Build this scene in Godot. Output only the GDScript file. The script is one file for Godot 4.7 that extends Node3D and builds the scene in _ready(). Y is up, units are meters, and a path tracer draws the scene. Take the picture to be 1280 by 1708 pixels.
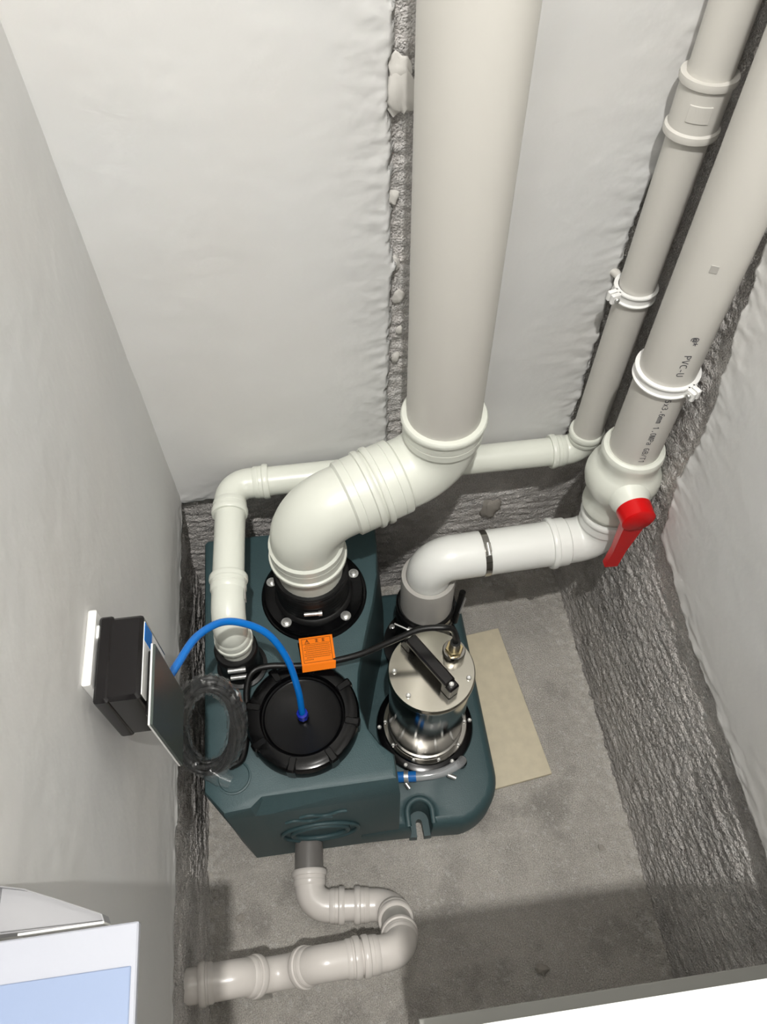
extends Node3D

# ---------------------------------------------------------------- mesh builder
class MB:
	var v := PackedVector3Array()
	var n := PackedVector3Array()
	var xf := Transform3D.IDENTITY

	func tri(a: Vector3, b: Vector3, c: Vector3) -> void:
		a = xf * a; b = xf * b; c = xf * c
		var f := (b - a).cross(c - a)
		if f.length_squared() < 1e-18: return
		f = f.normalized()
		v.append(a); v.append(c); v.append(b)
		n.append(f); n.append(f); n.append(f)

	func trin(a: Vector3, b: Vector3, c: Vector3, na: Vector3, nb: Vector3, nc: Vector3) -> void:
		v.append(xf * a); v.append(xf * c); v.append(xf * b)
		n.append((xf.basis * na).normalized()); n.append((xf.basis * nc).normalized()); n.append((xf.basis * nb).normalized())

	func quad(a: Vector3, b: Vector3, c: Vector3, d: Vector3) -> void:
		tri(a, b, c); tri(a, c, d)

	# tube along points, one radius or one per point
	func tube(pts: Array, rad, seg := 20, closed := false, caps := true) -> void:
		var m := pts.size()
		var tang: Array[Vector3] = []
		for k in m:
			var a: Vector3 = pts[(k - 1 + m) % m] if closed else pts[maxi(k - 1, 0)]
			var b: Vector3 = pts[(k + 1) % m] if closed else pts[mini(k + 1, m - 1)]
			tang.append((b - a).normalized())
		var side := tang[0].cross(Vector3.UP)
		if side.length() < 0.1: side = tang[0].cross(Vector3.RIGHT)
		side = side.normalized()
		var rings := []
		var norms := []
		for k in m:
			side = (side - tang[k] * side.dot(tang[k])).normalized()
			var oth := tang[k].cross(side)
			var r: float = rad[k] if rad is Array else rad
			var ring := []
			var nn := []
			for s in seg:
				var a := TAU * s / seg
				var dv := side * cos(a) + oth * sin(a)
				ring.append((pts[k] as Vector3) + dv * r)
				nn.append(dv)
			rings.append(ring); norms.append(nn)
		for k in (m if closed else m - 1):
			var k2 := (k + 1) % m
			for s in seg:
				var s2 := (s + 1) % seg
				trin(rings[k][s], rings[k][s2], rings[k2][s2], norms[k][s], norms[k][s2], norms[k2][s2])
				trin(rings[k][s], rings[k2][s2], rings[k2][s], norms[k][s], norms[k2][s2], norms[k2][s])
		if caps and not closed:
			for s in seg:
				var s2 := (s + 1) % seg
				tri(pts[0], rings[0][s2], rings[0][s])
				tri(pts[m - 1], rings[m - 1][s], rings[m - 1][s2])

	# profile of (radius, height) turned about the y axis of t
	func lathe(t: Transform3D, prof: Array, seg := 32) -> void:
		var keep := xf
		xf = xf * t
		var m := prof.size()
		var sn: Array[Vector2] = []
		for k in m - 1:
			var d: Vector2 = prof[k + 1] - prof[k]
			sn.append(Vector2(d.y, -d.x).normalized())
		for k in m - 1:
			var n0 := sn[k]
			var n1 := sn[k]
			if k > 0 and sn[k - 1].dot(sn[k]) > 0.75: n0 = (sn[k - 1] + sn[k]).normalized()
			if k < m - 2 and sn[k + 1].dot(sn[k]) > 0.75: n1 = (sn[k + 1] + sn[k]).normalized()
			var p0: Vector2 = prof[k]
			var p1: Vector2 = prof[k + 1]
			for s in seg:
				var a := TAU * s / seg
				var b := TAU * (s + 1) / seg
				var da := Vector3(cos(a), 0, sin(a))
				var db := Vector3(cos(b), 0, sin(b))
				var A := da * p0.x + Vector3.UP * p0.y
				var B := db * p0.x + Vector3.UP * p0.y
				var C := db * p1.x + Vector3.UP * p1.y
				var D := da * p1.x + Vector3.UP * p1.y
				var nA := da * n0.x + Vector3.UP * n0.y
				var nB := db * n0.x + Vector3.UP * n0.y
				var nC := db * n1.x + Vector3.UP * n1.y
				var nD := da * n1.x + Vector3.UP * n1.y
				if p1.x > 1e-6: trin(A, C, B, nA, nC, nB)
				if p0.x > 1e-6 or p1.x > 1e-6:
					if p1.x > 1e-6: trin(A, D, C, nA, nD, nC)
					else: trin(A, D, B, nA, nD, nB)
		xf = keep

	# stack of outlines [y, PackedVector2Array of x,z]; all the same length
	func loft(levels: Array, cap_bottom := true) -> void:
		var cw := Geometry2D.is_polygon_clockwise(levels[0][1])
		for k in levels.size() - 1:
			var P: PackedVector2Array = levels[k][1]
			var Q: PackedVector2Array = levels[k + 1][1]
			for s in P.size():
				var s2 := (s + 1) % P.size()
				var a := Vector3(P[s].x, levels[k][0], P[s].y)
				var b := Vector3(P[s2].x, levels[k][0], P[s2].y)
				var c := Vector3(Q[s2].x, levels[k + 1][0], Q[s2].y)
				var d := Vector3(Q[s].x, levels[k + 1][0], Q[s].y)
				if cw: quad(a, b, c, d)
				else: quad(b, a, d, c)
		for e in ([0, levels.size() - 1] if cap_bottom else [levels.size() - 1]):
			var P: PackedVector2Array = levels[e][1]
			var y: float = levels[e][0]
			var t := Geometry2D.triangulate_polygon(P)
			for k in range(0, t.size(), 3):
				var a := Vector3(P[t[k]].x, y, P[t[k]].y)
				var b := Vector3(P[t[k + 1]].x, y, P[t[k + 1]].y)
				var c := Vector3(P[t[k + 2]].x, y, P[t[k + 2]].y)
				var up := (b - a).cross(c - a).y > 0
				if up == (e != 0): tri(a, b, c)
				else: tri(a, c, b)

	# chamfered box, corners rounded in plan
	func box(c: Vector3, s: Vector3, ch := 0.002) -> void:
		var keep := xf
		xf = xf * Transform3D(Basis.IDENTITY, c)
		var h := s / 2
		var big := _rr(h.x, h.z, ch)
		var sml := _rr(h.x - ch, h.z - ch, ch * 0.6)
		loft([[-h.y, sml], [-h.y + ch, big], [h.y - ch, big], [h.y, sml]])
		xf = keep

	func _rr(hx: float, hz: float, r: float) -> PackedVector2Array:
		var o := PackedVector2Array()
		for q in 4:
			var sx := 1.0 if q == 0 or q == 3 else -1.0
			var sz := 1.0 if q < 2 else -1.0
			for k in 3:
				var a := PI / 2 * q + PI / 4 * k
				o.append(Vector2(sx * (hx - r) + cos(a) * r, sz * (hz - r) + sin(a) * r))
		return o

	func smooth(deg := 38.0) -> MB:
		var at := {}
		for k in v.size():
			var key := Vector3i((v[k] * 20000.0).round())
			if not at.has(key): at[key] = []
			at[key].append(k)
		var o := n.duplicate()
		var lim := cos(deg_to_rad(deg))
		for key in at:
			var l: Array = at[key]
			for a in l:
				var s := Vector3.ZERO
				for b in l:
					if n[a].dot(n[b]) > lim: s += n[b]
				o[a] = s.normalized()
		n = o
		return self

	func mesh() -> ArrayMesh:
		var arr := []
		arr.resize(Mesh.ARRAY_MAX)
		arr[Mesh.ARRAY_VERTEX] = v
		arr[Mesh.ARRAY_NORMAL] = n
		var am := ArrayMesh.new()
		am.add_surface_from_arrays(Mesh.PRIMITIVE_TRIANGLES, arr)
		return am

func reflat(a: MB) -> MB:
	var b := MB.new()
	for k in range(0, a.v.size(), 3): b.tri(a.v[k], a.v[k + 2], a.v[k + 1])
	return b.smooth(22)

# ---------------------------------------------------------------- naming and grouping
var used := {}
func numbered(s: String) -> String:
	if not used.has(s):
		used[s] = 0
		return s
	used[s] += 1
	return "%s_%03d" % [s, used[s]]

func tag(o: Node3D, label: String, category: String, group := "") -> Node3D:
	o.set_meta("label", label)
	o.set_meta("category", category)
	if group: o.set_meta("group", group)
	return o

func thing(called: String, label: String, category: String, at := Vector3.ZERO, group := "") -> Node3D:
	var o := Node3D.new()
	o.name = numbered(called)
	add_child(o)
	o.position = at
	return tag(o, label, category, group)

# adds a mesh built in WORLD coordinates as a child of parent
func part(parent: Node3D, called: String, mb: MB, m: Material, label := "") -> MeshInstance3D:
	var o := MeshInstance3D.new()
	o.name = called
	o.mesh = mb.mesh()
	o.material_override = m
	parent.add_child(o, true)
	o.global_transform = Transform3D.IDENTITY
	if label: o.set_meta("label", label)
	return o

func single(called: String, mb: MB, m: Material, label: String, category: String, group := "") -> MeshInstance3D:
	var o := part(self, numbered(called), mb, m)
	tag(o, label, category, group)
	return o

func struct(called: String, mb: MB, m: Material) -> MeshInstance3D:
	var o := part(self, called, mb, m)
	o.set_meta("kind", "structure")
	return o

func along(at: Vector3, dir: Vector3) -> Transform3D:
	var y := dir.normalized()
	var x := y.cross(Vector3(0.31, 0.2, 0.93))
	if x.length() < 0.1: x = y.cross(Vector3.RIGHT)
	x = x.normalized()
	return Transform3D(Basis(x, y, x.cross(y)), at)

func bend(a: Vector3, c: Vector3, b: Vector3, R: float, steps := 12) -> Array:
	var da := (a - c).normalized()
	var db := (b - c).normalized()
	var half := acos(clampf(da.dot(db), -1, 1)) / 2
	var t := R / tan(half)
	var ctr := c + (da + db).normalized() * (R / sin(half))
	var p0 := c + da * t
	var p1 := c + db * t
	var out := [a]
	for k in steps + 1:
		out.append(ctr + (p0 - ctr).slerp(p1 - ctr, float(k) / steps))
	out.append(b)
	return out

func spline(p: Array, per := 8) -> Array:
	var out := []
	for k in p.size() - 1:
		var a: Vector3 = p[maxi(k - 1, 0)]
		var d: Vector3 = p[mini(k + 2, p.size() - 1)]
		for s in per:
			out.append((p[k] as Vector3).cubic_interpolate(p[k + 1], a, d, float(s) / per))
	out.append(p[-1])
	return out

# ---------------------------------------------------------------- materials
var M := {}
func mat(col: Color, rough := 0.5, metal := 0.0) -> StandardMaterial3D:
	var m := StandardMaterial3D.new()
	m.albedo_color = col
	m.roughness = rough
	m.metallic = metal
	return m

func noise(seed_: int, freq: float, oct := 4) -> FastNoiseLite:
	var f := FastNoiseLite.new()
	f.seed = seed_
	f.noise_type = FastNoiseLite.TYPE_SIMPLEX_SMOOTH
	f.frequency = freq
	f.fractal_octaves = oct
	return f

func relief(seed_: int, freq: float, bump: float, oct := 4) -> ImageTexture:
	var im := noise(seed_, freq, oct).get_seamless_image(512, 512)
	im.convert(Image.FORMAT_RGBA8)
	im.bump_map_to_normal_map(bump)
	return ImageTexture.create_from_image(im)

func grain(seed_: int, freq: float, lo: float, hi: float, oct := 3) -> ImageTexture:
	var im := noise(seed_, freq, oct).get_seamless_image(512, 512)
	im.convert(Image.FORMAT_RGB8)
	for y in 512:
		for x in 512:
			var g := lerpf(lo, hi, im.get_pixel(x, y).r)
			im.set_pixel(x, y, Color(g, g, g))
	return ImageTexture.create_from_image(im)

func triplanar(m: StandardMaterial3D, scale_: float) -> void:
	m.uv1_triplanar = true
	m.uv1_world_triplanar = true
	m.uv1_scale = Vector3.ONE * scale_

func materials() -> void:
	M.pipe = mat(Color(0.80, 0.79, 0.765), 0.42)
	M.fitting = mat(Color(0.86, 0.87, 0.832), 0.3)
	M.white_pipe = mat(Color(0.91, 0.915, 0.90), 0.3)
	M.drain = mat(Color(0.84, 0.82, 0.80), 0.26)
	M.grey_pipe = mat(Color(0.44, 0.43, 0.42), 0.3)
	M.grey_collar = mat(Color(0.68, 0.67, 0.65), 0.35)
	M.red = mat(Color(0.80, 0.02, 0.04), 0.35)
	M.tank = mat(Color(0.225, 0.315, 0.33), 0.5)
	M.tank.normal_enabled = true
	M.tank.normal_texture = relief(5, 0.12, 2.0, 2)
	M.tank.normal_scale = 0.35
	triplanar(M.tank, 6.0)
	M.black = mat(Color(0.03, 0.03, 0.035), 0.17)
	M.black.metallic_specular = 0.35
	M.rubber = mat(Color(0.045, 0.045, 0.048), 0.45)
	M.case = mat(Color(0.07, 0.062, 0.067), 0.22)
	M.steel = mat(Color(0.64, 0.63, 0.61), 0.13, 1.0)
	M.brushed = mat(Color(0.78, 0.765, 0.72), 0.15, 1.0)
	M.zinc = mat(Color(0.85, 0.85, 0.84), 0.3, 0.8)
	M.brass = mat(Color(0.82, 0.75, 0.58), 0.22, 1.0)
	M.blue = mat(Color(0.0, 0.455, 0.82), 0.25)
	M.deep_blue = mat(Color(0.03, 0.14, 0.62), 0.3)
	M.white = mat(Color(0.93, 0.93, 0.92), 0.35)
	M.white_board = mat(Color(0.66, 0.67, 0.705), 0.25)
	M.rail = mat(Color(0.62, 0.62, 0.60), 0.6)  # white cabinet board, its shade under the top painted in as grey
	M.offcut = mat(Color(0.63, 0.63, 0.64), 0.4)
	M.ice = mat(Color(0.53, 0.585, 0.69), 0.2)
	M.panel = mat(Color(0.29, 0.32, 0.305), 0.25)
	M.dark_hole = mat(Color(0.02, 0.02, 0.02), 0.8)
	M.ink = mat(Color(0.27, 0.27, 0.29), 0.7)
	M.cable = mat(Color(0.035, 0.035, 0.037), 0.42)
	M.mortar = mat(Color(0.62, 0.60, 0.57), 0.95)
	M.plaster_chip = mat(Color(0.80, 0.79, 0.77), 0.9)
	M.film = mat(Color(0.9, 0.92, 0.93, 0.025), 0.1)
	M.film.transparency = BaseMaterial3D.TRANSPARENCY_ALPHA
	M.clear = mat(Color(0.85, 0.86, 0.87, 0.3), 0.1)
	M.clear.transparency = BaseMaterial3D.TRANSPARENCY_ALPHA
	M.blue_clear = mat(Color(0.12, 0.42, 0.72), 0.2)
	M.tile = mat(Color(0.84, 0.80, 0.70), 0.45)
	M.tile.albedo_texture = grain(21, 0.03, 0.94, 1.0, 5)
	triplanar(M.tile, 2.0)
	M.plaster = mat(Color.WHITE, 0.75)
	M.plaster.vertex_color_use_as_albedo = true
	M.plaster.normal_enabled = true
	M.plaster.normal_texture = relief(9, 0.02, 3.0, 4)
	M.plaster.normal_scale = 0.18
	triplanar(M.plaster, 3.0)
	M.raw = mat(Color.WHITE, 0.8)
	M.raw.vertex_color_use_as_albedo = true
	M.raw.albedo_texture = grain(31, 0.14, 0.66, 1.0, 3)
	M.raw.normal_enabled = true
	M.raw.normal_texture = relief(33, 0.09, 8.0, 4)
	M.raw.normal_scale = 1.0
	triplanar(M.raw, 5.0)
	M.paint = mat(Color(0.92, 0.915, 0.905), 0.8)
	M.lamp = mat(Color(1, 1, 1), 0.5)
	M.lamp.emission_enabled = true
	M.lamp.emission = Color(1.0, 0.97, 0.92)
	M.lamp.emission_energy_multiplier = 4.0

# ---------------------------------------------------------------- wall and floor reliefs
# fn(u, v) -> [signed distance into the plaster, height, linear colour]
func relief_sheet(called: String, us: PackedFloat32Array, vs: PackedFloat32Array, place: Callable, fn: Callable, flip: bool) -> MeshInstance3D:
	var nu := us.size()
	var nv := vs.size()
	var P := PackedVector3Array(); P.resize(nu * nv)
	var N := PackedVector3Array(); N.resize(nu * nv)
	var C := PackedColorArray(); C.resize(nu * nv)
	var D := PackedFloat32Array(); D.resize(nu * nv)
	for j in nv:
		for i in nu:
			var r: Array = fn.call(us[i], vs[j])
			D[j * nu + i] = r[0]
			P[j * nu + i] = place.call(us[i], vs[j], r[1])
			C[j * nu + i] = r[2]
	for j in nv:
		for i in nu:
			var du := P[j * nu + mini(i + 1, nu - 1)] - P[j * nu + maxi(i - 1, 0)]
			var dv := P[mini(j + 1, nv - 1) * nu + i] - P[maxi(j - 1, 0) * nu + i]
			var q := du.cross(dv).normalized()
			N[j * nu + i] = -q if flip else q
	var raw_i := PackedInt32Array()
	var pl_i := PackedInt32Array()
	for j in nv - 1:
		for i in nu - 1:
			var a := j * nu + i
			var b := a + 1
			var c := a + nu + 1
			var d := a + nu
			var q := PackedInt32Array([a, b, c, a, c, d]) if flip else PackedInt32Array([a, c, b, a, d, c])
			if minf(minf(D[a], D[b]), minf(D[c], D[d])) < 0.0005: raw_i.append_array(q)
			else: pl_i.append_array(q)
	var am := ArrayMesh.new()
	var mats := []
	for s in [[raw_i, M.raw], [pl_i, M.plaster]]:
		if (s[0] as PackedInt32Array).is_empty(): continue
		# only the vertices used by this surface
		var map := {}
		var v2 := PackedVector3Array(); var n2 := PackedVector3Array(); var c2 := PackedColorArray(); var i2 := PackedInt32Array()
		for k in s[0]:
			if not map.has(k):
				map[k] = v2.size()
				v2.append(P[k]); n2.append(N[k]); c2.append(C[k])
			i2.append(map[k])
		var arr := []
		arr.resize(Mesh.ARRAY_MAX)
		arr[Mesh.ARRAY_VERTEX] = v2
		arr[Mesh.ARRAY_NORMAL] = n2
		arr[Mesh.ARRAY_COLOR] = c2
		arr[Mesh.ARRAY_INDEX] = i2
		am.add_surface_from_arrays(Mesh.PRIMITIVE_TRIANGLES, arr)
		mats.append(s[1])
	for k in mats.size(): am.surface_set_material(k, mats[k])
	var o := MeshInstance3D.new()
	o.name = called
	o.mesh = am
	add_child(o)
	o.set_meta("kind", "structure")
	return o

func steps(a: float, b: float, d: float) -> PackedFloat32Array:
	var o := PackedFloat32Array()
	var k := maxi(1, int(round((b - a) / d)))
	for i in k + 1: o.append(a + (b - a) * i / k)
	return o

func table(t: Array, x: float) -> float:
	if x <= t[0][0]: return t[0][1]
	for k in t.size() - 1:
		if x <= t[k + 1][0]: return lerpf(t[k][1], t[k + 1][1], (x - t[k][0]) / (t[k + 1][0] - t[k][0]))
	return t[-1][1]

var nA := noise(101, 9.0, 4)
var nB := noise(102, 40.0, 4)
var nC := noise(103, 120.0, 3)
var nD := noise(104, 3.0, 3)

# colour of bare cement render: grey-brown, damp patches, specks of white filler
func raw_colour(p: Vector3, streak: float, white: float) -> Color:
	var g := 0.86 + 0.18 * nA.get_noise_3dv(p) + 0.12 * nB.get_noise_3dv(p) + 0.08 * streak
	var w := smoothstep(0.24, 0.50, nB.get_noise_3dv(p * 0.8 + Vector3(7, 3, 1)) + 0.5 * nC.get_noise_3dv(p) + white)
	var damp := smoothstep(0.05, 0.35, nD.get_noise_3dv(p + Vector3(2, 5, 9)))
	g = g * (1.0 - 0.25 * damp)
	return Color(g * 1.03, g * 0.985, g * 0.95).lerp(Color(0.86, 0.84, 0.82), w * 0.75)

func plaster_colour(p: Vector3) -> Color:
	var g := 0.665 + 0.02 * nD.get_noise_3dv(p) + 0.012 * nA.get_noise_3dv(p)
	var warm := nD.get_noise_3dv(p * 0.7 + Vector3(11, 0, 4)) * 0.012
	return Color(g + warm, g * 0.995, g * 0.978 - warm)

func edge_height(d: float, thick: float, raw_bump: float, p: Vector3) -> float:
	var lip := smoothstep(-0.0015, 0.0035, d)
	var ridges := nB.get_noise_3dv(p * Vector3(0.5, 1, 0.5)) * 0.005 * exp(-maxf(d, 0) / 0.025)
	var flat_ := nA.get_noise_3dv(p * 0.6) * 0.0012
	return lerpf(raw_bump, thick + ridges + flat_, lip)

func build_shell() -> void:
	# back wall: plaster face z = -0.845, bare render 16 mm deeper
	var back := func(u: float, v: float) -> Array:
		var p := Vector3(u, v, 0.3)
		var w := nB.get_noise_3dv(p) * 0.006 + nA.get_noise_3dv(p) * 0.010
		var low := v - 0.437 + w * 0.5
		var left_edge := 0.122 + 0.004 * sin(v * 9.0)
		var ch := maxf(left_edge - u, u - 0.168) + w if v > 0.4 else 1.0
		var se := table([[0.45, 0.448], [0.76, 0.449], [0.90, 0.450], [0.96, 0.453], [1.03, 0.461], [1.08, 0.470], [1.2, 0.476], [1.4, 0.478]], v)
		var strip := se - u + w * 0.7 + 0.006 * smoothstep(0.3, 0.6, nA.get_noise_2d(v * 30.0, 4.0))
		var d := minf(low, minf(ch, strip))
		var streak := nA.get_noise_3d(u * 0.9, v * 9.0, 2.0)
		var rb := nB.get_noise_3d(u * 0.5, v * 1.4, 1.0) * 0.0045 + nC.get_noise_3dv(p) * 0.002 + streak * 0.002
		var h := edge_height(d, 0.016, rb, p)
		var col: Color = plaster_colour(p) if d > 0.0 else raw_colour(p, streak, 0.42 if v > 0.45 else 0.0)
		return [d, h, col]
	var us := steps(-0.31, 0.56, 0.0035)
	var vs := steps(-0.02, 1.3, 0.0035)
	for y in [1.5, 1.75, 2.0, 2.3, 2.86]: vs.append(y)
	var o := relief_sheet("wall_back", us, vs, func(u, v, h): return Vector3(u, v, -0.861 + h), back, false)
	var b := MB.new(); b.box(Vector3(0.12, 1.42, -0.95), Vector3(1.1, 2.92, 0.14)); part(o, "masonry", b, M.mortar)

	# left wall: plaster face x = -0.258
	var left := func(u: float, v: float) -> Array:
		var p := Vector3(0.9, v, u)
		var w := nB.get_noise_3dv(p) * 0.005 + nA.get_noise_3dv(p) * 0.006
		var d := v - 0.437 + w
		var streak := nA.get_noise_3d(u * 0.8, v * 7.0, 8.0)
		var rb := nB.get_noise_3d(v * 1.6, u * 0.4, 6.0) * 0.005 + nC.get_noise_3dv(p) * 0.002 + streak * 0.004 - 0.012 * smoothstep(0.35, 0.0, v)
		var h := edge_height(d, 0.024, rb, p)
		var col: Color = plaster_colour(p) if d > 0.0 else raw_colour(p, streak, 0.08 * smoothstep(0.2, 0.44, v))
		return [d, h, col]
	us = steps(-0.88, 0.06, 0.0035)
	for z in [0.3, 0.8, 1.4, 2.06]: us.append(z)
	o = relief_sheet("wall_left", us, vs, func(u, v, h): return Vector3(-0.282 + h, v, u), left, true)
	b = MB.new(); b.box(Vector3(-0.38, 1.42, 0.55), Vector3(0.14, 2.92, 3.1)); part(o, "masonry", b, M.mortar)

	# right wall: plaster face x = 0.503; bare along the floor and along the corner behind the pipes
	var right := func(u: float, v: float) -> Array:
		var p := Vector3(1.7, v, u)
		var w := nB.get_noise_3dv(p) * 0.005 + nA.get_noise_3dv(p) * 0.012
		var ze := table([[0.5, -0.575], [0.70, -0.597], [0.86, -0.605], [1.0, -0.640], [1.1, -0.652], [1.4, -0.67]], v)
		var be := table([[-0.62, 0.60], [-0.5, 0.575], [-0.28, 0.548], [-0.1, 0.535]], u)
		var d := minf(u - ze, v - be) + w
		var streak := nA.get_noise_3d(u * 0.9 + v * 0.8, v * 7.0 - u * 1.2, 18.0)
		var rb := nB.get_noise_3d(v * 1.3 - u * 0.3, u * 0.75 + v * 0.2, 16.0) * 0.0030 + nC.get_noise_3dv(p) * 0.0030 + streak * 0.0032
		var h := edge_height(d, 0.016, rb, p)
		var col: Color = plaster_colour(p) if d > 0.0 else raw_colour(p, streak, 0.06 + 0.10 * smoothstep(0.1, 0.5, v))
		return [d, h, col]
	o = relief_sheet("wall_right", us, vs, func(u, v, h): return Vector3(0.519 - h, v, u), right, false)
	b = MB.new(); b.box(Vector3(0.615, 1.42, 0.55), Vector3(0.14, 2.92, 3.1)); part(o, "masonry", b, M.mortar)

	# floor of the pit
	var fl := func(u: float, v: float) -> Array:
		var p := Vector3(u, 5.0, v)
		var rim := exp(-minf(minf(0.515 - u, u + 0.29), v + 0.855) / 0.03)
		var h := nA.get_noise_3dv(p) * 0.002 + nC.get_noise_3dv(p) * 0.0012 + rim * (0.006 + 0.010 * nB.get_noise_3dv(p))
		# a smooth floated area with a broken edge on the right and dusty, crumbly rims
		var g := 0.64 + 0.09 * nD.get_noise_3dv(p * 1.5) + 0.09 * nA.get_noise_3dv(p) + 0.06 * nB.get_noise_3dv(p)
		var crumb := smoothstep(0.24, 0.45, nB.get_noise_3dv(p * 1.3) * 0.6 + nC.get_noise_3dv(p) * 0.7 + rim * 0.25)
		var dark := smoothstep(0.18, 0.45, nA.get_noise_3dv(p * 0.7 + Vector3(3, 1, 8)) + 0.25 * nB.get_noise_3dv(p))
		g *= 1.0 - 0.20 * dark
		var col := Color(g * 1.04, g * 0.985, g * 0.90).lerp(Color(0.82, 0.80, 0.76), crumb * 0.7)
		return [-1.0, h, col]
	o = relief_sheet("floor", steps(-0.31, 0.53, 0.0035), steps(-0.87, 0.06, 0.0035), func(u, v, h): return Vector3(u, h, v), fl, true)
	b = MB.new(); b.box(Vector3(0.12, -0.08, 0.55), Vector3(1.1, 0.12, 3.1)); part(o, "slab", b, M.mortar)

	b = MB.new(); b.box(Vector3(0.12, 2.91, 0.55), Vector3(1.1, 0.12, 3.1)); struct("ceiling", b, M.paint)
	b = MB.new(); b.box(Vector3(0.12, 1.42, 2.1), Vector3(1.1, 2.92, 0.14)); struct("wall_front", b, M.paint)

# ---------------------------------------------------------------- pipe fittings
func pipe(parent: Node3D, a: Vector3, b: Vector3, r: float, m: Material, called := "pipe", label := "") -> MeshInstance3D:
	var mb := MB.new()
	mb.tube([a, b], r, 40)
	return part(parent, called, mb, m, label)

# socket sleeve from `mouth` back along dir (pointing out of the mouth)
func socket(parent: Node3D, mouth: Vector3, dir: Vector3, r: float, len_: float, m: Material, ribs := true) -> MeshInstance3D:
	var mb := MB.new()
	var e := r * 0.03 + 0.0012
	var prof := [Vector2(r - e * 1.6, -len_ - 0.004), Vector2(r, -len_)]
	if ribs: prof.append_array([Vector2(r, -len_ * 0.72), Vector2(r - e * 0.25, -len_ * 0.70), Vector2(r, -len_ * 0.68)])
	prof.append_array([Vector2(r, -0.011), Vector2(r + e, -0.0095), Vector2(r + e * 1.2, -0.006), Vector2(r + e, -0.002), Vector2(r + e * 0.4, 0.0), Vector2(r - e * 2.2, 0.0), Vector2(r - e * 2.6, -0.003)])
	mb.lathe(along(mouth, dir), prof, 48)
	return part(parent, "socket", mb, m)

# two sockets joined by a bend; da and db point out of the mouths
func elbow(parent: Node3D, c: Vector3, da: Vector3, la: float, db: Vector3, lb: float, r: float, depth: float, m: Material, called := "elbow", R := 0.0, ribs := true) -> MeshInstance3D:
	da = da.normalized(); db = db.normalized()
	var mb := MB.new()
	var half := acos(clampf(da.dot(db), -1, 1)) / 2
	var room := minf(la, lb) - depth + 0.004
	var rr := R if R > 0 else minf(room * tan(half), r * 1.25)
	mb.tube(bend(c + da * (la - depth), c, c + db * (lb - depth), maxf(rr, r * 1.02), 16), r * 0.985, 44, false, false)
	var e := part(parent, called, mb, m)
	socket(e, c + da * la, da, r * 1.06, depth, m, ribs)
	socket(e, c + db * lb, db, r * 1.06, depth, m, ribs)
	return e

func coupling(parent: Node3D, at: Vector3, dir: Vector3, r: float, len_: float, m: Material, called := "coupling") -> MeshInstance3D:
	var mb := MB.new()
	var h := len_ / 2
	var e := 0.0028
	mb.lathe(along(at, dir), [Vector2(r - 0.004, -h), Vector2(r + e, -h), Vector2(r + e * 1.2, -h + 0.004), Vector2(r + e, -h + 0.008), Vector2(r, -h + 0.010), Vector2(r, h - 0.010), Vector2(r + e, h - 0.008), Vector2(r + e * 1.2, h - 0.004), Vector2(r + e, h), Vector2(r - 0.004, h)], 44)
	return part(parent, called, mb, m)

func hex_bolt(parent: Node3D, at: Vector3, dir: Vector3, r: float, called := "bolt") -> MeshInstance3D:
	var mb := MB.new()
	mb.xf = along(at, dir)
	mb.lathe(Transform3D.IDENTITY, [Vector2(r * 1.45, 0), Vector2(r * 1.5, 0.0008), Vector2(r * 1.4, 0.0016), Vector2(r * 0.8, 0.0016)], 18)
	mb.lathe(Transform3D.IDENTITY, [Vector2(r, 0.001), Vector2(r, r * 0.75), Vector2(r * 0.8, r * 0.9), Vector2(0, r * 0.9)], 6)
	return part(parent, called, mb, M.zinc)

func screw(parent: Node3D, at: Vector3, dir: Vector3, r: float, called := "screw") -> MeshInstance3D:
	var mb := MB.new()
	mb.lathe(along(at, dir), [Vector2(r, 0), Vector2(r, r * 0.7), Vector2(r * 0.8, r * 0.95), Vector2(r * 0.45, r * 0.95), Vector2(r * 0.42, r * 0.3), Vector2(0, r * 0.3)], 14)
	return part(parent, called, mb, M.zinc)

func hose_clamp(parent: Node3D, at: Vector3, dir: Vector3, r: float, w: float, tip: Vector3, m: Material) -> MeshInstance3D:
	var mb := MB.new()
	mb.lathe(along(at, dir), [Vector2(r, -w / 2), Vector2(r + 0.0012, -w / 2), Vector2(r + 0.0012, w / 2), Vector2(r, w / 2)], 48)
	var band := part(parent, "band", mb, m)
	var d := dir.normalized()
	var t := (tip - d * tip.dot(d)).normalized()
	var tang := d.cross(t)
	var b2 := MB.new()
	b2.xf = Transform3D(Basis(d, t, tang), at + t * (r + 0.004))
	b2.box(Vector3.ZERO, Vector3(w * 0.9, 0.007, 0.016), 0.0012)
	part(parent, "screw_housing", b2, m)
	var b3 := MB.new()
	b3.tube([at + t * (r + 0.0055) - tang * 0.014, at + t * (r + 0.0055) + tang * 0.008], 0.003, 10)
	part(parent, "screw", b3, M.zinc)
	return band

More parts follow.
